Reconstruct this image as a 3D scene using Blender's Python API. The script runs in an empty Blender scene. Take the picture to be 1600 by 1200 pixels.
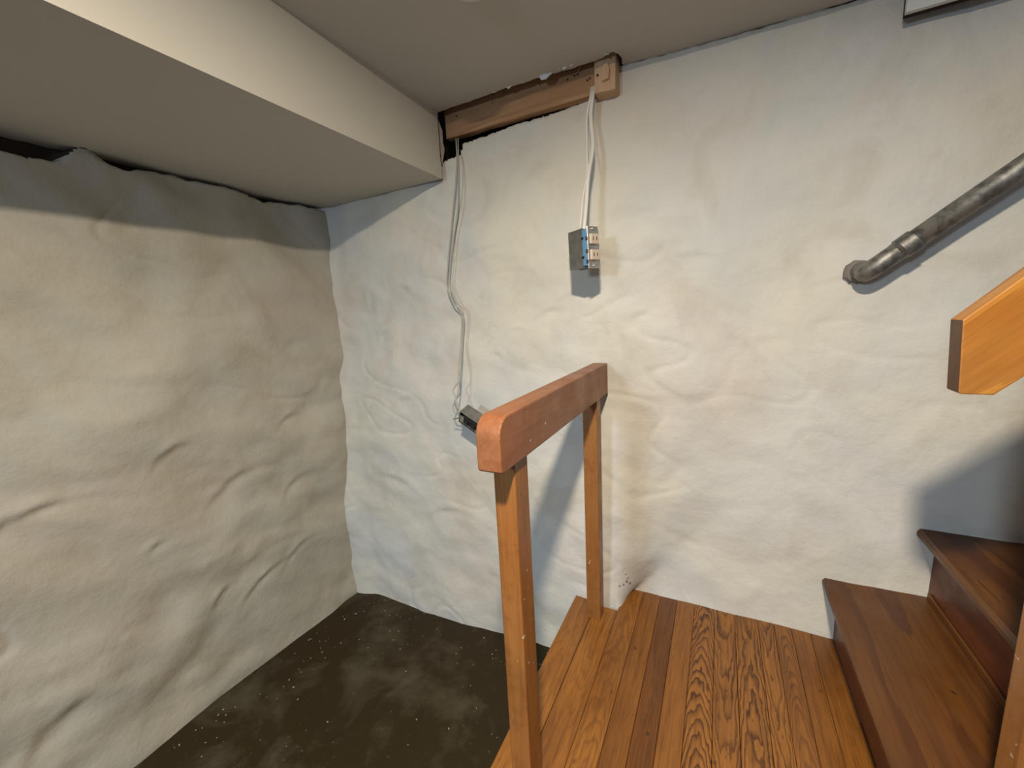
import bpy, bmesh, math, random
from mathutils import Vector, Matrix, noise

# ------------------------------------------------------------------ camera
Z0 = 1.25                       # camera height above the dirt floor; all shapes below are written relative to the camera point
F = 630.175                     # focal length in pixels of a 1600 px wide frame
RX = Vector((0.88983291, 0.45330369, -0.05208797))
UP = Vector((-0.03071102, 0.17339738, 0.98437299))
FW = Vector((-0.45525183, 0.87432781, -0.16821611))
SC = bpy.context.scene
COL = SC.collection
cam = bpy.data.cameras.new('camera')
cam.sensor_width = 36
cam.lens = F / 1600 * 36
cam.clip_start = 0.02
co = bpy.data.objects.new('camera', cam)
co.matrix_world = Matrix(((RX.x, UP.x, -FW.x, 0), (RX.y, UP.y, -FW.y, 0), (RX.z, UP.z, -FW.z, Z0), (0, 0, 0, 1)))
COL.objects.link(co)
SC.camera = co

def P(px, py, y):
    """the point at depth y (distance towards the back wall) seen at a pixel"""
    d = RX * ((px - 800) / F) - UP * ((py - 600) / F) + FW
    return d * (y / d.y)

# ------------------------------------------------------------------ light
w = bpy.data.worlds.new('world'); SC.world = w; w.use_nodes = True
w.node_tree.nodes['Background'].inputs[0].default_value = (0.80, 0.90, 1.0, 1)
w.node_tree.nodes['Background'].inputs[1].default_value = 0.125

def area(name, loc, target, size, power, color, spread=180):
    l = bpy.data.lights.new(name, 'AREA'); l.shape = 'DISK'; l.size = size
    l.energy = power; l.color = color; l.spread = math.radians(spread)
    o = bpy.data.objects.new(name, l); COL.objects.link(o)
    o.location = Vector(loc) + Vector((0, 0, Z0))
    d = Vector(target) - Vector(loc)
    o.rotation_euler = d.to_track_quat('-Z', 'Y').to_euler()
    return o
area('stairwell_lamp', (0.01, -0.10, 0.70), (0.0, -0.08, -0.6), 0.09, 47.0, (1.0, 0.86, 0.66))
area('daylight_behind', (-0.75, -2.0, 0.38), (-0.5, 0.2, -1.5), 0.30, 19.0, (0.68, 0.85, 1.0), 118)

SC.view_settings.view_transform = 'Standard'
SC.view_settings.look = 'None'
SC.view_settings.gamma = 1
SC.view_settings.exposure = -0.05
SC.view_settings.use_curve_mapping = False
SC.cycles.max_bounces = 8
SC.cycles.diffuse_bounces = 5

# ------------------------------------------------------------------ helpers
def link(name, bm, mat, parent=None, base=None, smooth=False, kind=None, label=None, cat=None, group=None):
    me = bpy.data.meshes.new(name)
    if not bm.faces: raise ValueError(name)
    bmesh.ops.recalc_face_normals(bm, faces=bm.faces[:])
    bm.to_mesh(me); bm.free()
    o = bpy.data.objects.new(name, me); COL.objects.link(o)
    me.materials.append(mat)
    if smooth:
        for p in me.polygons: p.use_smooth = True
    if parent is not None:
        b = Vector(parent.get('_b', (0, 0, 0)))
        o.parent = parent
    else:
        b = Vector(base) if base is not None else Vector((0, 0, 0))
        o.location = b + Vector((0, 0, Z0))
    me.transform(Matrix.Translation(-b))
    o['_b'] = tuple(b)
    if kind: o['kind'] = kind
    if label: o['label'] = label
    if cat: o['category'] = cat
    if group: o['group'] = group
    return o

def thing(name, base, label, cat, group=None):
    o = bpy.data.objects.new(name, None); COL.objects.link(o)
    o.empty_display_size = 0.05
    o.location = Vector(base) + Vector((0, 0, Z0)); o['_b'] = tuple(base)
    o['label'] = label; o['category'] = cat
    if group: o['group'] = group
    return o

def box(bm, x0, x1, y0, y1, z0, z1, bev=0.0, seg=2, M=None):
    r = bmesh.ops.create_cube(bm, size=1)
    vs = r['verts']
    for v in vs:
        v.co = Vector(((x0 + x1) / 2 + v.co.x * (x1 - x0), (y0 + y1) / 2 + v.co.y * (y1 - y0), (z0 + z1) / 2 + v.co.z * (z1 - z0)))
    if bev:
        es = list({e for v in vs for e in v.link_edges})
        rr = bmesh.ops.bevel(bm, geom=es, offset=bev, segments=seg, affect='EDGES', profile=0.6)
        vs = list({v for f in rr['faces'] for v in f.verts} | {v for v in vs if v.is_valid})
        # collect all connected verts
    if M is not None:
        seen = set(); st = [v for v in vs if v.is_valid]
        while st:
            v = st.pop()
            if v in seen: continue
            seen.add(v)
            for e in v.link_edges: st.append(e.other_vert(v))
        for v in seen: v.co = M @ v.co
    return vs

def prism(bm, pts, axis, a0, a1, bev=0.0):
    """closed outline extruded along an axis: pts are 2-D in the other two axes (x,z for y; x,y for z; y,z for x)"""
    def mk(p, a):
        return {'y': (p[0], a, p[1]), 'z': (p[0], p[1], a), 'x': (a, p[0], p[1])}[axis]
    A = [bm.verts.new(mk(p, a0)) for p in pts]; B = [bm.verts.new(mk(p, a1)) for p in pts]
    n = len(pts)
    fs = [bm.faces.new(A), bm.faces.new(B[::-1])]
    for i in range(n): fs.append(bm.faces.new((A[i], A[(i + 1) % n], B[(i + 1) % n], B[i])))
    if bev:
        bmesh.ops.recalc_face_normals(bm, faces=fs)
        es = list({e for f in fs for e in f.edges})
        bmesh.ops.bevel(bm, geom=es, offset=bev, segments=2, affect='EDGES', profile=0.6)

def tube(bm, pts, r, n=10, caps=True, flat=1.0):
    """a tube through points (smoothed with Catmull-Rom); flat<1 squeezes it sideways like flat cable"""
    P4 = [Vector(p) for p in pts]
    out = []
    for i in range(len(P4) - 1):
        a = P4[max(i - 1, 0)]; b = P4[i]; c = P4[i + 1]; d = P4[min(i + 2, len(P4) - 1)]
        for k in range(6):
            t = k / 6
            out.append(0.5 * ((2 * b) + (c - a) * t + (2 * a - 5 * b + 4 * c - d) * t * t + (3 * b - a - 3 * c + d) * t ** 3))
    out.append(P4[-1])
    rings = []; up = Vector((0.1, 1, 0.05)).normalized()
    for i, p in enumerate(out):
        t = (out[min(i + 1, len(out) - 1)] - out[max(i - 1, 0)]).normalized()
        s = t.cross(up).normalized(); u = s.cross(t).normalized()
        rings.append([bm.verts.new(p + (s * math.cos(2 * math.pi * k / n) + u * flat * math.sin(2 * math.pi * k / n)) * r) for k in range(n)])
    for a, b in zip(rings, rings[1:]):
        for k in range(n): bm.faces.new((a[k], a[(k + 1) % n], b[(k + 1) % n], b[k]))
    if caps: bm.faces.new(rings[0][::-1]); bm.faces.new(rings[-1])

def cyl(bm, p0, p1, r0, r1=None, n=20, caps=True):
    p0 = Vector(p0); p1 = Vector(p1); r1 = r0 if r1 is None else r1
    t = (p1 - p0).normalized(); s = t.orthogonal().normalized(); u = t.cross(s)
    A = [bm.verts.new(p0 + (s * math.cos(2 * math.pi * k / n) + u * math.sin(2 * math.pi * k / n)) * r0) for k in range(n)]
    B = [bm.verts.new(p1 + (s * math.cos(2 * math.pi * k / n) + u * math.sin(2 * math.pi * k / n)) * r1) for k in range(n)]
    for k in range(n): bm.faces.new((A[k], A[(k + 1) % n], B[(k + 1) % n], B[k]))
    if caps: bm.faces.new(A[::-1]); bm.faces.new(B)

def sstep(a, b, x):
    if a == b: return float(x > a)
    t = min(1, max(0, (x - a) / (b - a))); return t * t * (3 - 2 * t)
def nz(x, y, z): return noise.noise(Vector((x, y, z)))

# ------------------------------------------------------------------ materials
class NT:
    def __init__(s, name, rough=0.8, spec=0.3):
        s.m = bpy.data.materials.new(name); s.m.use_nodes = True; s.t = s.m.node_tree
        s.b = s.t.nodes['Principled BSDF']; s.b.inputs['Roughness'].default_value = rough
        s.b.inputs['Specular IOR Level'].default_value = spec
        s.tc = s.n('ShaderNodeTexCoord')
    def n(s, typ, **k):
        x = s.t.nodes.new(typ)
        for a, b in k.items(): setattr(x, a, b)
        return x
    def l(s, a, b): s.t.links.new(a, b)
    def mapping(s, scale, src=None):
        m = s.n('ShaderNodeMapping'); m.inputs['Scale'].default_value = scale
        s.l(src or s.tc.outputs['Object'], m.inputs['Vector']); return m.outputs[0]
    def noise(s, vec, scale, detail=4, rough=0.55, dist=0.0):
        x = s.n('ShaderNodeTexNoise'); x.inputs['Scale'].default_value = scale; x.inputs['Detail'].default_value = detail
        x.inputs['Roughness'].default_value = rough; x.inputs['Distortion'].default_value = dist
        s.l(vec, x.inputs['Vector']); return x.outputs[0]
    def ramp(s, fac, stops, interp='LINEAR'):
        r = s.n('ShaderNodeValToRGB'); r.color_ramp.interpolation = interp
        e = r.color_ramp.elements
        while len(e) < len(stops): e.new(0.5)
        for i, (p, c) in enumerate(stops):
            e[i].position = p; e[i].color = (c[0], c[1], c[2], 1) if not isinstance(c, (int, float)) else (c, c, c, 1)
        s.l(fac, r.inputs[0]); return r.outputs[0]
    def mix(s, a, b, fac, mode='MIX'):
        m = s.n('ShaderNodeMix', data_type='RGBA', blend_type=mode)
        for sock, v in ((m.inputs[6], a), (m.inputs[7], b)):
            if isinstance(v, tuple): sock.default_value = (v[0], v[1], v[2], 1)
            else: s.l(v, sock)
        if isinstance(fac, (int, float)): m.inputs[0].default_value = fac
        else: s.l(fac, m.inputs[0])
        return m.outputs[2]
    def math(s, op, a, b=0.0):
        m = s.n('ShaderNodeMath', operation=op)
        for i, v in enumerate((a, b)):
            if isinstance(v, (int, float)): m.inputs[i].default_value = v
            else: s.l(v, m.inputs[i])
        return m.outputs[0]
    def bump(s, h, strength=0.3, dist=0.005, prev=None):
        b = s.n('ShaderNodeBump'); b.inputs['Strength'].default_value = strength; b.inputs['Distance'].default_value = dist
        s.l(h, b.inputs['Height'])
        if prev is not None: s.l(prev, b.inputs['Normal'])
        return b.outputs[0]
    def done(s, col=None, normal=None, rough=None):
        if col is not None:
            if isinstance(col, tuple): s.b.inputs['Base Color'].default_value = (*col, 1)
            else: s.l(col, s.b.inputs['Base Color'])
        if normal is not None: s.l(normal, s.b.inputs['Normal'])
        if rough is not None: s.l(rough, s.b.inputs['Roughness'])
        return s.m

def plaster(name, base, warm, cool, rust, seed=0):
    t = NT(name, 0.75, 0.25)
    v = t.mapping((1, 1, 1))
    a = t.noise(v, 2.1 + seed * .1, 3, 0.5); b = t.noise(v, 3.7 + seed * .2, 4, 0.55, 0.6); c = t.noise(v, 1.4 + seed * .1, 2)
    col = t.mix(base, warm, t.ramp(a, [(0.42, 0), (0.66, 1)]))
    col = t.mix(col, cool, t.ramp(b, [(0.46, 0), (0.75, 0.8)]))
    col = t.mix(col, rust, t.ramp(c, [(0.52, 0), (0.70, 0.42)]))
    st = t.noise(v, 5.5, 5, 0.6, 0.8)
    col = t.mix(col, (base[0] * .80, base[1] * .75, base[2] * .67), t.ramp(st, [(0.50, 0), (0.72, 0.55)]))
    h1 = t.noise(v, 26, 6, 0.6); h2 = t.noise(t.mapping((1, 1, 2.2)), 90, 4, 0.6)
    # hairline scuffs and small pits
    sc = t.noise(t.mapping((1, 1, 3.0)), 14, 5, 0.6, 1.2)
    scm = t.ramp(sc, [(0.0, 0), (0.70, 0), (0.76, 1)])
    col = t.mix(col, (base[0] * .62, base[1] * .62, base[2] * .62), t.math('MULTIPLY', scm, 0.45))
    nb = t.bump(h1, 0.45, 0.007); nb = t.bump(h2, 0.22, 0.0015, nb)
    return t.done(col, nb)

def drywall(name, c):
    t = NT(name, 0.85, 0.2); v = t.mapping((1, 1, 1))
    a = t.noise(v, 3, 3)
    col = t.mix(c, (c[0] * .93, c[1] * .92, c[2] * .93), a)
    return t.done(col, t.bump(t.noise(v, 220, 3), 0.12, 0.0008))

def wood(name, light, dark, axis='y', rings=10.0, contrast=0.6, rough=0.38, attr=False, spots=True, coat=0.25, stretch=0.10, tilt=0.0, specks=False):
    """grain bands that run along one axis; attr=True reads per-board values that shift and vary the figure"""
    t = NT(name, rough, 0.45)
    t.b.inputs['Coat Weight'].default_value = coat * 0.4; t.b.inputs['Coat Roughness'].default_value = 0.22
    sc = {'x': (stretch, 1, 1), 'y': (1, stretch, 1), 'z': (1, 1, stretch)}[axis]
    src = t.tc.outputs['Object']
    if tilt:
        mr = t.n('ShaderNodeMapping'); mr.inputs['Rotation'].default_value = (0, tilt, 0)
        t.l(src, mr.inputs['Vector']); src = mr.outputs[0]
    if attr:
        at = t.n('ShaderNodeAttribute', attribute_name='board'); al = t.n('ShaderNodeAttribute', attribute_name='across')
        sep = t.n('ShaderNodeSeparateColor'); t.l(at.outputs['Color'], sep.inputs[0])
        sel = t.n('ShaderNodeSeparateColor'); t.l(al.outputs['Color'], sel.inputs[0])
        ad = t.n('ShaderNodeVectorMath', operation='ADD'); sc2 = t.n('ShaderNodeVectorMath', operation='SCALE')
        t.l(at.outputs['Color'], sc2.inputs[0]); sc2.inputs['Scale'].default_value = 13.0
        t.l(src, ad.inputs[0]); t.l(sc2.outputs[0], ad.inputs[1]); src = ad.outputs[0]
        sx = t.n('ShaderNodeSeparateXYZ'); t.l(t.tc.outputs['Object'], sx.inputs[0])
        lx = t.math('SUBTRACT', sel.outputs[0], 0.5)
        par = t.math('MULTIPLY', t.math('MULTIPLY', lx, lx), 9.0)
        run = t.math('MULTIPLY', sx.outputs[1], t.math('MULTIPLY', sel.outputs[1], 34.0))
        n1 = t.noise(t.mapping((1, 0.22, 1), src), 22, 3, 0.5); n2 = t.noise(t.mapping((1, 0.30, 1), src), 95, 2, 0.5)
        ph = t.math('ADD', t.math('ADD', par, run), t.math('ADD', t.math('MULTIPLY', n1, 5.5), t.math('MULTIPLY', n2, 0.9)))
        ph = t.math('ADD', ph, t.math('MULTIPLY', sep.outputs[0], 3.7))
        band = t.ramp(t.math('FRACT', ph), [(0.0, 0.0), (0.40, 0.05), (0.66, 0.55), (0.82, 1.0), (0.93, 0.9), (1.0, 0.0)])
        band = t.math('MULTIPLY', band, t.math('MULTIPLY', sep.outputs[1], t.ramp(t.noise(t.mapping((1, .3, 1), src), 14, 2), [(0.3, 0.55), (0.6, 1.0)])))
    else:
        v = t.mapping(sc, src)
        ph = t.math('ADD', t.math('MULTIPLY', t.noise(v, 9.0, 2, 0.45, 0.0), rings), t.math('MULTIPLY', t.noise(v, 60, 3, 0.6), 0.5))
        band = t.ramp(t.math('FRACT', ph), [(0.0, 0.0), (0.55, 0.25), (0.80, 1.0), (0.97, 0.85), (1.0, 0.0)])
    col = t.mix(light, dark, t.math('MULTIPLY', band, contrast))
    fine = t.noise(t.mapping({'x': (.03, 1, 1), 'y': (1, .03, 1), 'z': (1, 1, .03)}[axis], src), 240, 3, 0.7)
    col = t.mix(col, dark, t.ramp(fine, [(0.46, 0), (0.80, 0.6)]))
    streak = t.noise(t.mapping({'x': (.05, 1, 1), 'y': (1, .05, 1), 'z': (1, 1, .05)}[axis], src), 70, 3, 0.6)
    col = t.mix(col, dark, t.ramp(streak, [(0.50, 0), (0.80, 0.45)]))
    big = t.noise(t.mapping({'x': (.4, 1, 1), 'y': (1, .4, 1), 'z': (1, 1, .4)}[axis], src), 7, 4, 0.6)
    col = t.mix(col, (dark[0] * 1.5, dark[1] * 1.3, dark[2]), t.ramp(big, [(0.48, 0), (0.75, 0.5)]))
    if attr:
        col = t.mix(col, t.mix(col, (0.45, 0.38, 0.34), 1.0, 'MULTIPLY'), sep.outputs[2])
    if spots:
        sp = t.noise(t.mapping((1, 1, 1)), 38, 2, 0.5)
        col = t.mix(col, (dark[0] * .35, dark[1] * .35, dark[2] * .35), t.ramp(sp, [(0.70, 0), (0.78, 0.8)]))
    if specks:
        wp = t.noise(t.mapping((1, 1, 1)), 75, 1, 0.3)
        col = t.mix(col, (0.60, 0.50, 0.40), t.ramp(wp, [(0.775, 0), (0.80, 0.8)]))
        mo = t.noise(t.mapping((1, 1, 1)), 24, 4, 0.7)
        col = t.mix(col, (dark[0] * 0.8, dark[1] * .75, dark[2] * .7), t.ramp(mo, [(0.52, 0), (0.72, 0.45)]))
    rr = t.ramp(t.noise(t.mapping((1, 1, 1)), 11, 4), [(0.3, rough * 0.8), (0.7, min(1, rough * 1.5))])
    nb = t.bump(fine, 0.12, 0.001); nb = t.bump(t.noise(t.mapping((1, 1, 1)), 60, 4), 0.12, 0.002, nb)
    return t.done(col, nb, rr)

def metal(name, c, rough=0.4, metallic=0.9, blotch=0.3):
    t = NT(name, rough, 0.5); t.b.inputs['Metallic'].default_value = metallic
    n = t.noise(t.mapping((1, 1, 1)), 45, 5, 0.65)
    col = t.mix(c, (c[0] * .4, c[1] * .4, c[2] * .4), t.ramp(n, [(0.42, 0), (0.62, blotch)]))
    return t.done(col, t.bump(n, 0.08, 0.001))

def plain(name, c, rough=0.5, spec=0.4):
    t = NT(name, rough, spec)
    n = t.noise(t.mapping((1, 1, 1)), 60, 3)
    return t.done(t.mix(c, (c[0] * .82, c[1] * .82, c[2] * .82), n))

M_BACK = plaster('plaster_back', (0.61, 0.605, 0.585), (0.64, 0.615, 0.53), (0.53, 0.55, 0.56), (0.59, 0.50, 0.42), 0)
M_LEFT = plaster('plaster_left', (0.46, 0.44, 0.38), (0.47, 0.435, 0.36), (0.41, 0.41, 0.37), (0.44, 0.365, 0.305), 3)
M_CEIL = drywall('ceiling_paint', (0.53, 0.51, 0.465))
M_SOFF = drywall('soffit_paint', (0.57, 0.555, 0.50))
M_GYP = plain('torn_gypsum', (0.62, 0.54, 0.48), 0.95, 0.1)
M_PAPER = plain('torn_paper', (0.85, 0.86, 0.86), 0.9, 0.1)
M_RAIL = wood('rail_wood', (0.265, 0.104, 0.040), (0.15, 0.050, 0.018), 'y', 5, 0.35, 0.42, spots=False, specks=True)
M_POST = wood('post_wood', (0.31, 0.130, 0.033), (0.17, 0.060, 0.014), 'z', 5, 0.35, 0.40, specks=True)
M_DECK = wood('deck_wood', (0.30, 0.118, 0.019), (0.042, 0.012, 0.002), 'y', 18, 0.95, 0.33, attr=True, coat=0.35, stretch=0.15)
M_TREAD = wood('tread_wood', (0.125, 0.046, 0.007), (0.050, 0.014, 0.003), 'y', 6, 0.7, 0.40, coat=0.2)
M_RISER = wood('riser_wood', (0.13, 0.032, 0.008), (0.08, 0.018, 0.005), 'y', 5, 0.4, 0.42, coat=0.2)
M_BOARD = wood('rail_board_wood', (0.38, 0.170, 0.030), (0.20, 0.070, 0.010), 'x', 7, 0.6, 0.40, spots=False, tilt=0.80)
M_BOARDEND = wood('shaded_board_end', (0.11, 0.050, 0.020), (0.06, 0.025, 0.010), 'z', 5, 0.4, 0.55, spots=False)  # darker copy of the board wood, its end's unlit look put into the colour
M_BEAM = wood('rough_beam_wood', (0.43, 0.25, 0.135), (0.24, 0.12, 0.06), 'x', 7, 0.5, 0.8, coat=0.0)
M_BLOCK = wood('rough_block_wood', (0.56, 0.39, 0.26), (0.38, 0.23, 0.13), 'z', 5, 0.35, 0.85, coat=0.0)
M_STEEL = metal('galvanized_steel', (0.30, 0.30, 0.29), 0.45, 0.75, 0.4)
M_STEELD = metal('bright_steel', (0.68, 0.66, 0.62), 0.3, 0.9, 0.35)
M_PIPE = metal('pipe_metal', (0.27, 0.265, 0.25), 0.52, 0.8, 0.85)
M_BLUE = plain('blue_plastic', (0.14, 0.30, 0.50), 0.45)
M_BEIGE = plain('beige_plastic', (0.62, 0.52, 0.43), 0.4)
M_BLACK = plain('black_plastic', (0.018, 0.018, 0.022), 0.35)
M_JACKET = plain('white_cable_jacket', (0.74, 0.71, 0.66), 0.5)
M_JACKETG = plain('grey_cable_jacket', (0.46, 0.44, 0.38), 0.6)
M_WHITE = plain('white_painted_board', (0.66, 0.67, 0.66), 0.6)
M_CRUMB = plain('plaster_crumb', (0.38, 0.36, 0.30), 0.9, 0.1)
M_MORTAR = plain('mortar', (0.22, 0.20, 0.18), 0.95, 0.1)
M_DARKVOID = plain('cavity_shade', (0.05, 0.035, 0.025), 0.95, 0.05)  # near-black colour standing in for shade inside gaps and cavities

def floor_mat():
    t = NT('dirt_floor_material', 0.6, 0.22); v = t.mapping((1, 1, 1))
    a = t.noise(v, 4.5, 6, 0.6, 0.4)
    col = t.mix((0.027, 0.018, 0.006), (0.068, 0.056, 0.034), t.ramp(a, [(0.50, 0), (0.68, 1)]))
    b = t.noise(v, 55, 4, 0.7)
    col = t.mix(col, (0.20, 0.19, 0.16), t.ramp(b, [(0.66, 0), (0.76, 0.6)]))
    nb = t.bump(t.noise(v, 16, 6, 0.6), 0.5, 0.012); nb = t.bump(b, 0.4, 0.002, nb)
    return t.done(col, nb, t.ramp(a, [(0.35, 0.42), (0.7, 0.75)]))
M_FLOOR = floor_mat()

# ------------------------------------------------------------------ the setting
ZC = 0.665      # ceiling underside
ZS = 0.46       # soffit underside
ZL = -0.966     # landing top
ZF = -1.26      # floor near the corner

def floor_z(x, y):
    z = -1.262 + 0.045 * sstep(-1.3, -0.45, x) * sstep(0.6, 1.2, y)
    z += 0.012 * nz(x * 3, y * 3, 1.7) + 0.004 * nz(x * 11, y * 11, 4)
    return z

def stones(u, v, s, seed, pw=1.0):
    """rounded stone faces under plaster"""
    d, _ = noise.voronoi(Vector((u * s + seed, v * s, seed * 0.7)))
    return min(1.0, (d[1] - d[0]) * 1.5)

# knocked edges and creases in the plaster: along, height, half length, angle, half width, depth
CREASE_LEFT = [(0.562, -0.345, .045, .35, .016, .016), (0.957, -0.335, .045, .05, .014, .012), (0.27, -0.41, .10, .20, .018, .018), (0.486, -0.625, .020, .5, .014, .012),
    (0.635, -0.895, .035, .7, .014, .016), (0.79, -0.905, .09, .35, .014, .012), (0.93, -0.87, .07, .3, .014, .008), (0.75, -0.50, .10, .25, .022, .012), (0.24, -0.98, .12, .5, .030, .012), (0.95, -0.60, .07, .4, .02, .009)]
CREASE_BACK = [(-0.672, -0.127, .020, -.45, .008, .007), (-0.507, 0.0, .055, .45, .012, .008), (-0.60, -0.045, .022, .1, .010, .008), (-0.44, 0.045, .03, .6, .010, .006),
    (-0.212, -0.015, .03, .2, .010, .004), (-0.75, 0.05, .03, .9, .012, .005), (-1.25, 0.10, .04, 1.2, .014, .009), (-1.20, -0.05, .03, .8, .014, .008), (-1.05, 0.12, .03, -.6, .012, .006),
    (-0.50, 0.395, .012, .2, .010, .006), (-1.10, -0.30, .05, .2, .016, .007), (-0.90, 0.25, .03, .5, .012, .005), (-0.10, 0.14, .10, .1, .014, .004), (0.10, -0.10, .06, .3, .012, .003),
    (-0.95, -0.75, .10, .2, .016, .007), (-1.2, -0.65, .10, -.2, .020, .008)]
def crease(u, v, lst):
    d = 0.0
    for (a, b, L_, an, w_, dp) in lst:
        du = u - a; dv = v - b
        if abs(du) > 3 * L_ or abs(dv) > 3 * L_ + 4 * w_: continue
        c, s_ = math.cos(an), math.sin(an)
        p = du * c + dv * s_; q = (-du * s_ + dv * c) + 0.25 * p * p / max(L_, .01) + .3 * w_ * nz(p * 25, an, 1)
        t = q / w_
        if abs(t) > 3.5: continue
        prof = math.exp(-t * t * .45) * (1.1 * math.tanh(t * 1.6))
        d += 0.62 * dp * math.exp(-(p / L_) ** 2) * prof * (0.8 + 0.8 * nz(p * 18, q * 18, a))
    return d

def back_y(x, z, rough=True):
    up = min(1, max(0, (z + 0.97) / 0.75)) ** 0.8
    xs = -0.264 - 0.25 * up
    s = sstep(xs, xs + 0.015 + 0.75 * up, x)
    y = 1.203 + 0.105 * s
    y += (1 - s) * 0.055 * sstep(-0.95, -0.70, x) * sstep(0.15, 0.55, z)
    y -= 0.03 * (1 - sstep(-1.26, -1.05, z)) * (1 - sstep(-0.9, -0.4, x)) * 0.3
    # rounding into the left corner
    y -= 0.03 * (1 - sstep(-1.50, -1.38, x))
    if rough:
        k = 0.55 + 0.45 * (1 - sstep(-0.3, 0.4, x))
        n1 = nz(x * 3.1, z * 3.6, 0.3); n2 = nz(x * 7.5 + 5, z * 8.5, 2.2); n3 = nz(x * 17, z * 19, 7.1)
        st = stones(x + .06 * nz(x * 5, z * 5, 3), z * 1.25, 3.4, 2.7)
        y += k * (0.014 * n1 + 0.008 * n2 + 0.0024 * n3 - 0.006 * st)
        # a few knocked edges
        rg = 1 - abs(nz(x * 5.2 + 9 + z * 2, z * 9.0, 5.5)) * 9
        if rg > 0: y += 0.0035 * rg * k * sstep(0.15, 0.5, nz(x * 2.3, z * 2.3, 9.9) + 0.25)
        y -= crease(x, z, CREASE_BACK)
    return y

def in_poly(x, z, poly):
    c = False
    for i in range(len(poly)):
        (x1, z1), (x2, z2) = poly[i], poly[(i + 1) % len(poly)]
        if (z1 > z) != (z2 > z) and x < (x2 - x1) * (z - z1) / (z2 - z1) + x1: c = not c
    return c
# opening knocked in the top of the wall behind the beam and the end of the soffit
CAV = [(-0.97, 0.80), (-0.97, 0.53), (-0.885, 0.515), (-0.835, 0.540), (-0.800, 0.548), (-0.783, 0.585), (-0.74, 0.590), (-0.60, 0.600), (-0.45, 0.604), (-0.36, 0.612), (-0.30, 0.620), (-0.275, 0.66), (-0.265, 0.80)]

def cav_edge(x):
    pts = CAV[2:-1]
    if x < pts[0][0] or x > -0.268: return None
    for (a, za), (b, zb) in zip(pts, pts[1:]):
        if a <= x <= b: return za + (zb - za) * (x - a) / (b - a) - 0.012 + 0.004 * nz(x * 45, 1, 1) + 0.0015 * nz(x * 150, 1, 4)
    return None
def build_back():
    bm = bmesh.new()
    x0, x1, z0, z1, st = -1.62, 1.15, -1.40, 0.80, 0.0072
    nx = int((x1 - x0) / st); nzv = int((z1 - z0) / st)
    G = []
    for j in range(nzv + 1):
        row = []
        for i in range(nx + 1):
            x = x0 + st * i; z = z0 + st * j
            e = cav_edge(x)
            if e is None and x > -0.27: e = ZC - 0.001 + 0.005 * nz(x * 9, 3, 3) + 0.003 * nz(x * 40, 3, 8)
            if e is None and -0.97 < x < -0.88: e = 0.515
            y = back_y(x, z)
            if e is not None:
                if abs(z - e) <= st * 0.5: z = e
                elif z > e: y += 0.17 if x < -0.27 else 0.03
            row.append(bm.verts.new((x, y, z)))
        G.append(row)
    for j in range(nzv):
        for i in range(nx):
            bm.faces.new((G[j][i], G[j][i + 1], G[j + 1][i + 1], G[j + 1][i]))
    w_ = link('wall_back', bm, M_BACK, smooth=True, kind='structure')
    w_.data.materials.append(M_DARKVOID)
    for p in w_.data.polygons:
        c = p.center
        if c.y > back_y(c.x, c.z) + (0.03 if c.x < -0.27 else 0.012) and c.z > 0.45: p.material_index = 1  # cavity and ceiling crack faces blackened, their shade put into the colour
    return w_
WB = build_back()
for (px, py, sz) in ((979, 908, .004), (984, 911, .0035), (974, 913, .003), (968, 915, .003), (981, 903, .0025), (978, 897, .0018)):
    bm = bmesh.new(); yq = 1.30
    for _ in range(4):
        q = P(px, py, yq); yq = back_y(q.x, q.z)
    q = P(px, py, yq - 0.001)
    bmesh.ops.create_icosphere(bm, subdivisions=2, radius=sz)
    for v in bm.verts: v.co = v.co * (1 + 0.5 * nz(v.co.x * 300, v.co.y * 300, v.co.z * 300 + px)) + q
    link('mortar_crumb', bm, M_MORTAR, parent=WB, label='dark mortar crumb by the landing notch')

def break_edge(y):
    return 0.448 - 0.035 * (1 - sstep(0.42, 0.52, y)) - 0.020 * math.exp(-((y - 0.56) / 0.04) ** 2) + 0.030 * math.exp(-((y - 0.485) / 0.025) ** 2) - 0.010 * math.exp(-((y - 0.95) / 0.05) ** 2) + 0.006 * nz(y * 30, 1, 2) + 0.002 * nz(y * 110, 1, 2)
def broken(y, z):
    """1 where the plaster has fallen away along the soffit"""
    return 1.0 if z > break_edge(y) + 0.0001 else 0.0
def left_z(y, z, st=0.008):
    e = break_edge(y)
    return e if abs(z - e) <= st * 0.5 else z
def left_x(y, z):
    x = -1.420 - 0.085 * (1 - sstep(-1.3, 0.45, z))
    x -= 0.02 * (1 - sstep(0.3, 1.0, y))
    # rounded stones under thick plaster
    u = y + 0.10 * nz(y * 2, z * 2, 5); v = z * 1.25 + 0.25 * y + 0.08 * nz(y * 3, z * 3, 9)
    st = stones(u + .07 * nz(u * 4, v * 4, 3), v + .05 * nz(u * 4, v * 4, 8), 3.3, 6.1)
    n1 = nz(u * 2.4, v * 2.8, 4.3); n2 = nz(u * 5.5, v * 6.5, 1.2); n3 = nz(u * 13, v * 15, 3.3)
    x += 0.030 * n1 + 0.017 * n2 + 0.0030 * n3 + 0.007 * st
    rg = 1 - abs(nz(u * 3.6 + 4, v * 6.0, 2.5)) * 12
    if rg > 0: x -= 0.005 * rg * sstep(0.2, 0.6, nz(u * 2.6, v * 2.6, 6.6) + 0.2)
    x += crease(y, z, CREASE_LEFT)
    x -= 0.06 * broken(y, z)
    return x
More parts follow.
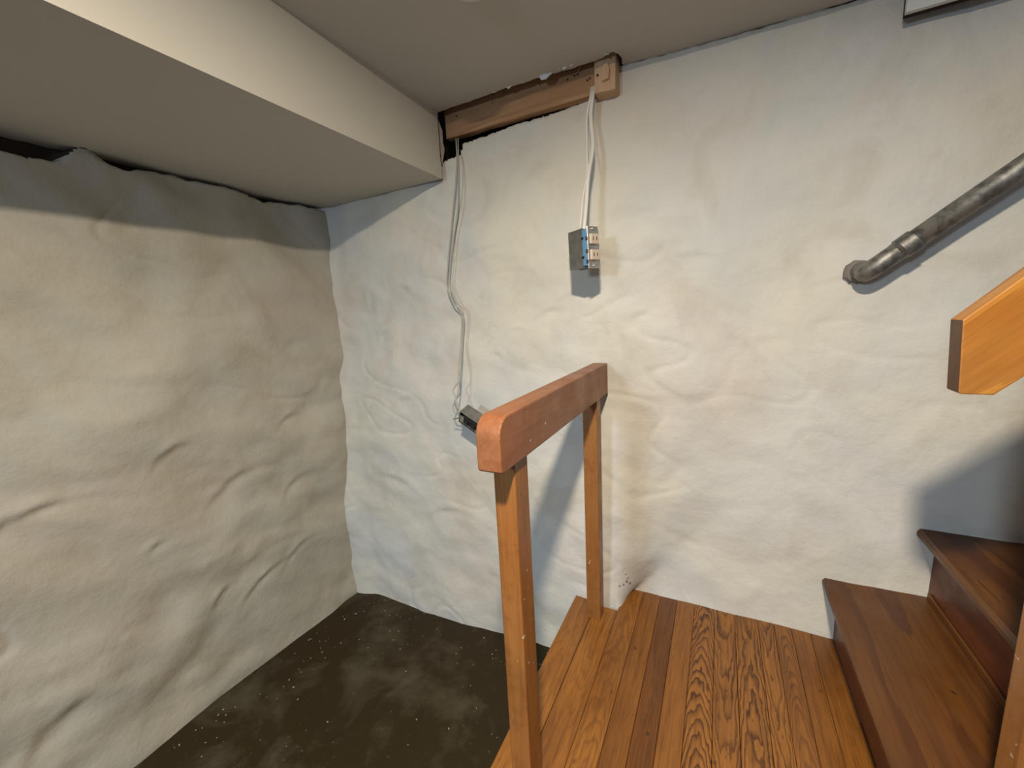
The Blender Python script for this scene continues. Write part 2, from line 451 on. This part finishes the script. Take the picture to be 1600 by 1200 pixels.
def build_left():
    bm = bmesh.new()
    y0, y1, z0, z1, st = -0.55, 1.34, -1.40, 0.80, 0.0080
    ny = int((y1 - y0) / st); nzv = int((z1 - z0) / st)
    G = [[(lambda y, z: bm.verts.new((left_x(y, z), y, z)))(y0 + st * i, left_z(y0 + st * i, z0 + st * j)) for i in range(ny + 1)] for j in range(nzv + 1)]
    for j in range(nzv):
        for i in range(ny): bm.faces.new((G[j][i], G[j][i + 1], G[j + 1][i + 1], G[j + 1][i]))
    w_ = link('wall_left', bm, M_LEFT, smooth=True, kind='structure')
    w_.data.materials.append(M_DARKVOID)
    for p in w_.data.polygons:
        if broken(p.center.y, p.center.z): p.material_index = 1  # recess along the soffit coloured near black to carry its shade
    return w_
build_left()

def build_floor():
    bm = bmesh.new(); st = 0.02
    x0, x1, y0, y1 = -1.7, 1.15, -0.6, 1.5
    nx = int((x1 - x0) / st); ny = int((y1 - y0) / st)
    G = [[bm.verts.new((x0 + st * i, y0 + st * j, floor_z(x0 + st * i, y0 + st * j))) for i in range(nx + 1)] for j in range(ny + 1)]
    for j in range(ny):
        for i in range(nx): bm.faces.new((G[j][i], G[j][i + 1], G[j + 1][i + 1], G[j + 1][i]))
    return link('floor', bm, M_FLOOR, smooth=True, kind='structure')
build_floor()

random.seed(4)
# ceiling drywall with a hole knocked out along the wall
def build_ceiling():
    bm = bmesh.new()
    edge = []                                  # ragged front edge of the hole, from the soffit to its right end
    x = -0.845
    while x < -0.30:
        edge.append((x, 1.195 + 0.010 * nz(x * 9, 2, 0) + 0.006 * nz(x * 45, 1, 0) + 0.012 * sstep(-0.5, -0.35, x)))
        x += 0.011
    edge += [(-0.292, 1.200), (-0.272, 1.194), (-0.262, 1.212), (-0.258, 1.235), (-0.263, 1.262), (-0.256, 1.290), (-0.250, 1.36)]
    wl = [(0.318 - 0.01 * k, 1.306 + 0.004 * nz(k * .4, 2, 3) + 0.004 * nz(k * 1.7, 5, 3)) for k in range(53)]
    edge = edge[:-2] + [(-0.262, 1.262), (-0.256, 1.290)]
    pts = [(-0.845, 0.55), (-0.60, 0.64), (-0.40, 0.80), (0.318, 0.98), (0.318, 1.20)] + wl + edge[::-1]
    prism(bm, pts, 'z', ZC, ZC + 0.013)
    bmesh.ops.triangulate(bm, faces=[f for f in bm.faces if len(f.verts) > 4])
    c = link('ceiling', bm, M_CEIL, kind='structure')
    # hidden dark boards added above the hole to keep world light out
    bm = bmesh.new()
    box(bm, -1.7, 0.0, 0.85, 1.60, 0.86, 0.88); box(bm, -0.84, 0.0, 0.83, 0.85, ZC + 0.014, 0.88); box(bm, 0.0, 0.02, 0.85, 1.6, ZC + 0.014, 0.88)
    link('light_block_boards', bm, M_DARKVOID, parent=c)
    for (px, py, y, wd, hh, rot) in ((851, 116, 1.188, .020, .011, .2), (797, 134, 1.19, .012, .004, -.3), (770, 139, 1.19, .014, .003, .3), (884, 100, 1.188, .013, .004, -.5), (893, 95, 1.188, .006, .006, .3), (872, 103, 1.19, .009, .003, .1), (945, 82, 1.19, .012, .0025, .7), (975, 106, 1.285, .006, .006, .1), (816, 128, 1.19, .008, .003, .2)):
        p = P(px, py, y); bm = bmesh.new()
        ring = []
        for k in range(9):
            a = 2 * math.pi * k / 9; rr = 1 + 0.25 * math.sin(k * 5.1 + px)
            ring.append(bm.verts.new((wd * rr * math.cos(a) * math.cos(rot), 0.003 * math.sin(a * 2), hh * rr * math.sin(a) - wd * math.cos(a) * math.sin(rot))))
        f = bm.faces.new(ring); e = bmesh.ops.extrude_face_region(bm, geom=[f])
        for v in e['geom']:
            if isinstance(v, bmesh.types.BMVert): v.co.y += 0.0015
        bmesh.ops.translate(bm, verts=bm.verts[:], vec=(p.x, p.y, min(p.z, ZC + 0.002)))
        link('torn_paper', bm, M_PAPER, parent=c, label='white scrap of torn drywall paper')
    return c
build_ceiling()

# boxed drywall soffit along the left wall, its end broken open at the back wall
def build_soffit():
    XF = -0.842
    bm = bmesh.new()
    # vertical side board, ragged far end
    zz = [ZS + (ZC - ZS) * i / 22 for i in range(23)]
    end = [(1.192 + 0.006 * nz(z * 60, 3, 1) + 0.004 * nz(z * 160, 5, 1), z) for z in zz]
    pts = [(-0.55, ZS)] + end + [(-0.55, ZC)]
    prism(bm, pts, 'x', XF - 0.013, XF)
    # underside board, ragged along the plaster
    yy = [-0.55 + 1.745 * i / 150 for i in range(151)]
    ed = [(left_x(y, ZS) + 0.012 + 0.010 * nz(y * 8, 1, 5) + 0.007 * nz(y * 35, 1, 5), y) for y in yy]
    pts = ed + [(XF - 0.013, 1.19), (XF - 0.013, -0.55)]
    prism(bm, pts, 'z', ZS, ZS + 0.013)
    bmesh.ops.triangulate(bm, faces=[f for f in bm.faces if len(f.verts) > 4])
    s = link('soffit', bm, M_SOFF, kind='structure')
    # torn gypsum core showing at the broken end
    bm = bmesh.new()
    prof = []
    for i in range(27):
        z = ZS + 0.004 + (ZC - ZS - 0.006) * i / 26
        bulge = 0.004 + 0.020 * sstep(0.50, 0.60, z) * (1 - sstep(0.615, 0.64, z)) + 0.010 * sstep(0.50, 0.53, z) * (1 - sstep(0.56, 0.58, z))
        prof.append((1.193 + bulge * (1 + 0.5 * nz(z * 70, 1, 1)) + 0.003 * nz(z * 180, 2, 2), z))
    prism(bm, prof + [(1.185, ZC - 0.002), (1.185, ZS + 0.004)], 'x', XF - 0.012, XF - 0.002)
    bmesh.ops.triangulate(bm, faces=[f for f in bm.faces if len(f.verts) > 4])
    link('torn_gypsum_edge', bm, M_GYP, parent=s, label='crumbling pinkish gypsum edge')
build_soffit()

# white boxed panel under the ceiling, top right
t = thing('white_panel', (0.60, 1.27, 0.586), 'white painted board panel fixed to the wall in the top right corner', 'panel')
bm = bmesh.new(); box(bm, 0.327, 1.0, 1.250, 1.262, 0.582, 0.72, 0.0015); link('front_board', bm, M_WHITE, parent=t)
bm = bmesh.new(); box(bm, 0.332, 1.0, 1.2625, 1.288, 0.588, 0.72); link('shadow_gap_strip', bm, M_DARKVOID, parent=t, label='dark strip standing in for the shaded gap behind the white board')  # shade of the gap behind the board, put in as a dark strip

# round white ceiling fitting, only its rim in view
t = thing('ceiling_fitting', (-0.490, 0.800, ZC), 'small round white fitting on the ceiling cut off by the top edge', 'ceiling fitting')
bm = bmesh.new(); cyl(bm, (-0.468, 0.808, ZC - 0.008), (-0.468, 0.808, ZC - 0.0005), 0.046, 0.050, 40); link('rim', bm, M_WHITE, parent=t)
bm = bmesh.new(); cyl(bm, (-0.468, 0.808, ZC - 0.018), (-0.468, 0.808, ZC - 0.0075), 0.030, 0.040, 40); link('cover', bm, M_WHITE, parent=t)

# ------------------------------------------------------------------ exposed beam and block
def rough_box(bm, x0, x1, y0, y1, z0, z1, amp, seg, seed, bev=0.002):
    box(bm, x0, x1, y0, y1, z0, z1, bev)
    bmesh.ops.subdivide_edges(bm, edges=[e for e in bm.edges if e.calc_length() > 0.03], cuts=seg, use_grid_fill=True)
    for v in bm.verts:
        n = noise.noise_vector(v.co * 22 + Vector((seed, 0, 0)))
        v.co += Vector((n.x * .3, n.y, n.z)) * amp
bm = bmesh.new()
rough_box(bm, -0.845, -0.318, 1.236, 1.266, 0.598, 0.735, 0.0022, 9, 3)
t = thing('exposed_beam', (-0.58, 1.25, 0.598), 'reddish brown wooden beam exposed in the torn gap between ceiling and wall', 'beam')
link('beam', bm, M_BEAM, parent=t)
for (px, py, L, a) in ((768, 160, .018, -1.2), (905, 108, .022, .9), (845, 140, .016, -.9), (858, 150, .014, -1.4), (838, 132, .018, 2.6)):
    bm = bmesh.new(); p = P(px, py, 1.232); d = Vector((math.cos(a), -0.15, math.sin(a)))
    cyl(bm, p - d * L / 2, p + d * L / 2, 0.0016, 0.0006, 5)
    link('splinter', bm, M_BLOCK, parent=t, label='pale raised splinter')
for (px, py) in ((898, 119), (903, 117), (887, 125), (918, 126), (922, 123), (714, 165 + 17)):
    bm = bmesh.new(); p = P(px, py, 1.236); cyl(bm, (p.x, 1.2315, p.z), (p.x, 1.245, p.z), 0.0022, 0.0022, 8)
    link('nail_hole', bm, M_BLACK, parent=t, label='dark nail hole')
t = thing('wood_block', (-0.30, 1.245, 0.585), 'pale rough wooden block nailed at the right end of the exposed beam', 'wood block')
bm = bmesh.new(); rough_box(bm, -0.330, -0.272, 1.218, 1.300, 0.590, 0.730, 0.003, 4, 8, 0.004)
link('block', bm, M_BLOCK, parent=t)
bm = bmesh.new()
prism(bm, [(-0.306, 0.612), (-0.288, 0.614), (-0.286, 0.640), (-0.292, 0.655), (-0.304, 0.648)], 'y', 1.208, 1.222, 0.002); link('knot', bm, M_BLOCK, parent=t, label='raised split chunk')
bm = bmesh.new(); p = P(934, 118, 1.216); cyl(bm, (p.x, 1.2125, p.z), (p.x, 1.23, p.z), 0.0028, 0.0028, 8); link('nail_hole', bm, M_BLACK, parent=t)

# ------------------------------------------------------------------ guard railing at the landing edge
t = thing('guard_railing', (-0.33, 0.85, ZL), 'reddish wooden guard rail on two square posts at the landing edge', 'railing')
bm = bmesh.new()
prof = []
y0, y1, zb, zt = 0.527, 1.212, -0.250, -0.158
rr = 0.033
prof = [(y1, zt), (y1, zb), (y0 + 0.004, zb), (y0, zb + 0.004)]
for k in range(7):
    a = math.pi - (math.pi / 2) * k / 6
    prof.append((y0 + rr + rr * math.cos(a), zt - rr + rr * math.sin(a)))
prism(bm, prof, 'x', -0.346, -0.301, 0.0028)
bmesh.ops.triangulate(bm, faces=[f for f in bm.faces if len(f.verts) > 4])
link('top_rail', bm, M_RAIL, parent=t, smooth=False)
def post(x0, x1, y0, y1, z0, z1, ch=0.004):
    bm = bmesh.new()
    box(bm, x0, x1, y0, y1, z0, z1)
    es = [e for e in bm.edges if abs(e.verts[0].co.z - e.verts[1].co.z) > 0.1]
    bmesh.ops.bevel(bm, geom=es, offset=ch, segments=3, affect='EDGES', profile=0.6)
    return bm
link('front_post', post(-0.352, -0.309, 0.585, 0.640, ZL + 0.0005, zb + 0.0005), M_POST, parent=t)
link('back_post', post(-0.352, -0.309, 1.112, 1.155, ZL + 0.0005, zb + 0.0005), M_POST, parent=t)

# ------------------------------------------------------------------ landing
L = thing('stair_landing', (-0.05, 0.8, -1.2), 'narrow-board wooden landing beside the dark floor, lowest level of the stairs', 'landing')
seams = [-0.3435, -0.270, -0.207, -0.152, -0.0995, -0.0465, 0.0120, 0.0680, 0.1300, 0.1720, 0.2165, 0.262, 0.316]
contr = [0.30, 0.40, 0.15, 0.25, 0.15, 1.0, 0.95, 1.0, 0.9, 0.7, 0.20, 0.2]
dark = [0.00, 0.10, 0.50, 0.95, 0.40, 0.05, 0.05, 0.10, 0.05, 0.20, 0.35, 0.40]
freq = [0.25, 0.45, 0.30, 0.15, 0.05, 0.75, 0.30, 0.12, 0.20, 0.60, 0.15, 0.10]
def board_mesh(bm, x0, x1, y0, y1, z0, z1, c, fq=0.2):
    n0 = set(bm.faces)
    box(bm, x0, x1, y0, y1, z0, z1, 0.0009, 1)
    lay = bm.loops.layers.float_color.get('board') or bm.loops.layers.float_color.new('board')
    la = bm.loops.layers.float_color.get('across') or bm.loops.layers.float_color.new('across')
    for f in bm.faces:
        if f not in n0:
            for lp in f.loops:
                lp[lay] = c; lp[la] = ((lp.vert.co.x - x0) / (x1 - x0), fq, 0, 1)
bm = bmesh.new(); bm.loops.layers.float_color.new('board'); bm.loops.layers.float_color.new('across')
for i, (a, b) in enumerate(zip(seams, seams[1:])):
    yb = 1.178 if i == 0 else 1.335
    board_mesh(bm, a + 0.0004, b - 0.0004, 0.15, yb, ZL - 0.02, ZL, ((i * 0.37) % 1, contr[i], dark[i], 1), freq[i] * (1 if i % 2 else -1))
link('decking', bm, M_DECK, parent=L)
bm = bmesh.new(); bm.loops.layers.float_color.new('board'); bm.loops.layers.float_color.new('across')
board_mesh(bm, -0.4155, -0.3445, 0.15, 1.215, ZL - 0.022, ZL + 0.0008, (0.4, 0.3, 0.10, 1), 0.2)
link('edge_board', bm, M_DECK, parent=L)
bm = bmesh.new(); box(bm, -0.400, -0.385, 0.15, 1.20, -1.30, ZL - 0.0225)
link('edge_shade_sheet', bm, M_DARKVOID, parent=L, label='dark sheet standing in for the shadow gap below the landing edge')  # shadow under the landing edge, put in as a dark sheet
bm = bmesh.new(); p = P(804, 1155, 0.62); cyl(bm, (-0.360, 0.618, ZL - 0.001), (-0.360, 0.618, ZL + 0.003), 0.0035, 0.0025, 10)
link('nail_head', bm, M_STEELD, parent=L)

# ------------------------------------------------------------------ stairs going up to the right
S = thing('staircase', (0.55, 0.9, ZL), 'dark stained wooden steps climbing to the right from the landing', 'stairs')
def tread(x0, x1, ztop, y0=0.62):
    bm = bmesh.new()
    prof = [(x1, ztop), (x1, ztop - 0.026), (x0 + 0.006, ztop - 0.026), (x0, ztop - 0.018), (x0, ztop - 0.008), (x0 + 0.006, ztop)]
    prism(bm, prof, 'y', y0, 1.335)
    link('tread', bm, M_TREAD, parent=S)
def riser(x, z0, z1, y0=0.66):
    bm = bmesh.new(); box(bm, x, x + 0.018, y0, 1.335, z0, z1, 0.001, 1)
    link('riser', bm, M_RISER, parent=S)
riser(0.316, ZL + 0.0005, -0.8065); tread(0.280, 0.5205, -0.780)
riser(0.502, -0.7795, -0.6185); tread(0.465, 0.706, -0.592)
riser(0.687, -0.5915, -0.4315); tread(0.650, 0.891, -0.405)
bm = bmesh.new()
prism(bm, [(0.34, ZL), (0.34, -0.81), (0.525, -0.81), (0.525, -0.622), (0.71, -0.622), (0.71, -0.435), (0.89, -0.435), (0.89, ZL)], 'y', 0.665, 0.690)
link('stringer', bm, M_RISER, parent=S)
bm = bmesh.new(); box(bm, 0.4955, 0.5015, 0.72, 1.30, -0.7795, -0.760, 0.002); link('cove_strip', bm, M_TREAD, parent=S)

# sloping rail board with its newel
R2 = thing('stair_handrail', (0.39, 0.71, -0.78), 'thick orange wooden rail board with cut corner rising past the steps at right', 'handrail')
bm = bmesh.new()
sl = 1.04
def tp(x): return -0.037 + sl * (x - 0.281)
def bt(x): return -0.135 + sl * (x - 0.320)
prism(bm, [(0.281, tp(0.281)), (0.286, -0.133), (0.289, -0.1355), (0.320, -0.1355), (1.0, bt(1.0)), (1.0, tp(1.0))], 'y', 0.741, 0.774, 0.002)
rb = link('rail_board', bm, M_BOARD, parent=R2)
rb.data.materials.append(M_BOARDEND)
for p in rb.data.polygons:
    if p.normal.x < -0.9: p.material_index = 1
bm = post(0.370, 0.412, 0.686, 0.7285, -0.7795, 0.06)
link('newel_post', bm, M_POST, parent=R2)

# ------------------------------------------------------------------ metal pipe on the back wall
PT = thing('metal_pipe', (0.30, 1.25, 0.05), 'dull grey metal pipe rising diagonally out of the plaster at right', 'pipe')
yp = 1.235
a = P(1345, 424, 1.285); b = P(1352, 426, 1.25); c = P(1372, 414, yp); d = P(1410, 388, yp); e = P(1600, 259, yp); f_ = P(1760, 150, yp)
r = 0.0190
bm = bmesh.new(); tube(bm, [a + Vector((-0.01, 0.06, -0.005)), a, b, c, d], r + 0.002, 20); link('elbow', bm, M_PIPE, parent=PT, smooth=True)
dirn = (e - d).normalized()
bm = bmesh.new(); cyl(bm, d - dirn * 0.012, d + dirn * 0.62, r + 0.0025, None, 28); link('pipe_run', bm, M_PIPE, parent=PT, smooth=True)
bm = bmesh.new(); tube(bm, [d - dirn * 0.004, d + dirn * 0.010, d + dirn * 0.026], r + 0.0055, 24); link('coupling', bm, M_PIPE, parent=PT, smooth=True)
bm = bmesh.new()
bmesh.ops.create_uvsphere(bm, u_segments=24, v_segments=10, radius=1)
q = P(1342, 425, 1.292)
for v in bm.verts:
    v.co = Vector((v.co.x * 0.030, v.co.y * 0.010, v.co.z * 0.027)) * (1 + 0.22 * nz(v.co.x * 2.5, v.co.y * 2.5, v.co.z * 2.5)) + q
link('mortar_ring', bm, M_MORTAR, parent=PT, smooth=True, label='dark crumbly mortar where the pipe enters')

# ------------------------------------------------------------------ hanging electrical boxes
def frame(o, out, up):
    out = Vector(out).normalized(); up = Vector(up); up = (up - out * up.dot(out)).normalized(); side = up.cross(out)
    return Matrix(((out.x, side.x, up.x, o.x), (out.y, side.y, up.y, o.y), (out.z, side.z, up.z, o.z), (0, 0, 0, 1)))

def open_box(bm, M, depth, hw, hh, th=0.0015):
    """five-sided metal box, open towards +x of its own frame"""
    box(bm, -depth, -depth + th, -hw, hw, -hh, hh, M=M)
    box(bm, -depth + th, 0, -hw, -hw + th, -hh, hh, M=M); box(bm, -depth + th, 0, hw - th, hw, -hh, hh, M=M)
    box(bm, -depth + th, 0, -hw + th, hw - th, -hh, -hh + th, M=M); box(bm, -depth + th, 0, -hw + th, hw - th, hh - th, hh, M=M)

cR = P(921, 388, 1.09)
B1 = thing('junction_box', cR, 'grey metal outlet box with blue device, dangling on white cables before the wall', 'electrical box')
M1 = frame(cR, (0.86, -0.50, 0.03), (-0.055, 0.02, 1))
bm = bmesh.new(); open_box(bm, M1, 0.052, 0.026, 0.049); link('box_body', bm, M_STEEL, parent=B1)
bm = bmesh.new(); box(bm, -0.020, 0.0125, -0.0235, 0.0235, -0.0462, 0.0462, 0.0015, 2, M1); dev = link('device_body', bm, M_BLUE, parent=B1, label='blue plastic device body')
bm = bmesh.new(); box(bm, 0.0130, 0.0148, -0.0195, 0.0195, -0.0530, 0.0530, 0.0006, 1, M1); yoke = link('mounting_strap', bm, M_STEELD, parent=B1, label='bright metal mounting strap')
for s in (-1, 1):
    bm = bmesh.new()
    box(bm, 0.0150, 0.0225, -0.0155, 0.0155, s * 0.0200 - 0.0135, s * 0.0200 + 0.0135, 0.004, 3, M1); link('receptacle_face', bm, M_BEIGE, parent=B1, label='beige receptacle face')
    for q_ in (-0.006, 0.006):
        bm = bmesh.new(); box(bm, 0.0222, 0.0230, q_ - 0.0011, q_ + 0.0011, s * 0.0200 - 0.004, s * 0.0200 + 0.005, M=M1); link('slot', bm, M_BLACK, parent=B1)
    bm = bmesh.new(); cyl(bm, M1 @ Vector((0.0150, 0, s * 0.0465)), M1 @ Vector((0.0185, 0, s * 0.0465)), 0.0035, 0.003, 12); link('screw', bm, M_STEELD, parent=B1)
    bm = bmesh.new(); cyl(bm, M1 @ Vector((0.002, -0.0275, s * 0.024)), M1 @ Vector((0.002, -0.0245, s * 0.024)), 0.003, 0.003, 10)
    for k in (-1, 1):
        pass
    link('terminal_screw', bm, M_BLACK, parent=B1)
for zz_ in (-0.036, -0.010, 0.022):
    bm = bmesh.new(); box(bm, 0.0126, 0.0165, -0.0262, -0.0200, zz_ - 0.004, zz_ + 0.0045, 0.001, 1, M1); link('clip', bm, M_BLACK, parent=B1, label='small black clip on the strap edge')
bm = bmesh.new(); cyl(bm, M1 @ Vector((0.0226, 0, 0.0)), M1 @ Vector((0.0245, 0, 0.0)), 0.0032, 0.0026, 12); link('screw', bm, M_STEELD, parent=B1)
for q_ in (-0.035, -0.018):
    bm = bmesh.new(); cyl(bm, M1 @ Vector((q_, 0.0, -0.0490)), M1 @ Vector((q_, 0.0, -0.0500)), 0.007, 0.007, 16); link('knockout', bm, M_BLACK, parent=B1, label='dark knockout hole underneath')

top1 = M1 @ Vector((-0.040, 0.0, 0.046)); top2 = M1 @ Vector((-0.020, 0.0, 0.046))
bm = bmesh.new()
tube(bm, [P(925, 128, 1.262), P(923, 150, 1.215), P(917, 182, 1.20), P(917, 228, 1.18), P(917, 275, 1.145), P(911, 308, 1.12), P(907, 350, 1.10), top1], 0.0036, 8)
link('electrical_cable', bm, M_JACKET, base=P(907, 350, 1.13), smooth=True, label='thinner left white cable running from the wood block down to the blue box', cat='cable')
bm = bmesh.new()
tube(bm, [P(929, 128, 1.262), P(926, 150, 1.212), P(923, 182, 1.20), P(926, 230, 1.18), P(919, 275, 1.143), P(916, 318, 1.12), P(913, 352, 1.10), top2], 0.0058, 8, flat=0.6)
link('electrical_cable', bm, M_JACKET, base=P(913, 352, 1.13), smooth=True, label='thicker right white cable running from the wood block down to the blue box', cat='cable')

cL = P(732, 661, 1.09)
B2 = thing('outlet_box', cL, 'small tilted steel box with black outlet, hanging low behind the rail end', 'electrical box')
axis = (P(752, 672, 1.10) - P(722, 651, 1.10)).normalized()       # long direction of the box, down to the right
outd = Vector((0.12, -0.86, -0.50)); outd = (outd - axis * outd.dot(axis)).normalized()
M2 = frame(cL + axis * 0.006, outd, axis)
bm = bmesh.new(); open_box(bm, M2, 0.044, 0.0265, 0.047); link('box_body', bm, M_STEEL, parent=B2)
bm = bmesh.new(); box(bm, -0.012, 0.0015, -0.017, 0.017, -0.034, 0.034, 0.003, 2, M2); link('device_body', bm, M_BLACK, parent=B2, label='black outlet device')
for s in (-1, 1):
    bm = bmesh.new(); box(bm, 0.0016, 0.0040, -0.010, 0.010, s * 0.014 - 0.010, s * 0.014 + 0.010, 0.003, 2, M2); link('receptacle_face', bm, M_BLACK, parent=B2)
bm = bmesh.new(); box(bm, 0.0016, 0.0030, -0.0150, 0.0150, -0.0415, -0.0255, M=M2); box(bm, 0.0016, 0.0030, 0.0110, 0.0150, -0.0255, 0.040, M=M2); link('mounting_strap', bm, M_STEELD, parent=B2, label='bright metal strap edge')
bm = bmesh.new(); cyl(bm, M2 @ Vector((-0.016, 0, -0.0475)), M2 @ Vector((-0.016, 0, -0.055)), 0.008, 0.007, 14); link('cable_clamp', bm, M_STEELD, parent=B2, label='bright cable clamp')
bm = bmesh.new(); cyl(bm, P(708, 655, 1.13), M2 @ Vector((-0.010, 0.006, -0.040)), 0.0016, 0.0016, 6); link('bare_wire', bm, M_BLACK, parent=B2)
e1 = M2 @ Vector((-0.016, 0.003, -0.054)); e2 = M2 @ Vector((-0.014, -0.004, -0.054))
bm = bmesh.new()
tube(bm, [P(712, 205, 1.27), P(713, 225, 1.24), P(714, 250, 1.205), P(712, 285, 1.19), P(708, 325, 1.185), P(704, 370, 1.18), P(700, 410, 1.175), P(699, 448, 1.172), P(709, 474, 1.168), P(721, 490, 1.165), P(720, 540, 1.16), P(716, 574, 1.13), P(716, 596, 1.12), P(708, 609, 1.115), P(711, 620, 1.11), e1], 0.0025, 7)
link('electrical_cable', bm, M_JACKETG, base=e1, smooth=True, label='thin grey wire, left of the pair hanging to the small tilted box', cat='cable')
bm = bmesh.new()
tube(bm, [P(716, 205, 1.27), P(716, 225, 1.24), P(716, 250, 1.207), P(716, 290, 1.192), P(715, 330, 1.187), P(709, 370, 1.182), P(704, 410, 1.177), P(703, 446, 1.174), P(713, 472, 1.168), P(724, 490, 1.165), P(722, 540, 1.158), P(719, 574, 1.13), P(717, 600, 1.12), P(714, 620, 1.112), P(708, 634, 1.11), P(711, 645, 1.11), e2], 0.0022, 7)
link('electrical_cable', bm, M_JACKETG, base=e2, smooth=True, label='thin grey wire, right of the pair, looping at its foot beside the small tilted box', cat='cable')

# ------------------------------------------------------------------ plaster crumbs on the dirt floor
bm = bmesh.new(); random.seed(12)
n = 0
while n < 150:
    x = random.uniform(-1.46, -0.44); y = random.uniform(0.35, 1.18)
    dw = min(1.2 - y, (x + 1.49)); pr = math.exp(-dw / 0.10) + 0.10
    if random.random() > pr: continue
    n += 1
    s = random.uniform(0.0008, 0.0026); z = floor_z(x, y)
    r_ = bmesh.ops.create_icosphere(bm, subdivisions=1, radius=s)
    a = random.random() * 6.28; st = random.uniform(.5, 2.2)
    for v in r_['verts']:
        c_ = v.co.copy(); c_.x *= st; c_.z *= 0.5
        v.co = Vector((x + c_.x * math.cos(a) - c_.y * math.sin(a), y + c_.x * math.sin(a) + c_.y * math.cos(a), z + c_.z + s * 0.3))
link('plaster_crumbs', bm, M_CRUMB, kind='stuff', label='white plaster crumbs scattered over the dark floor near the walls', cat='debris', base=(-1.0, 0.8, -1.26))

for o in bpy.data.objects:
    if '_b' in o: del o['_b']
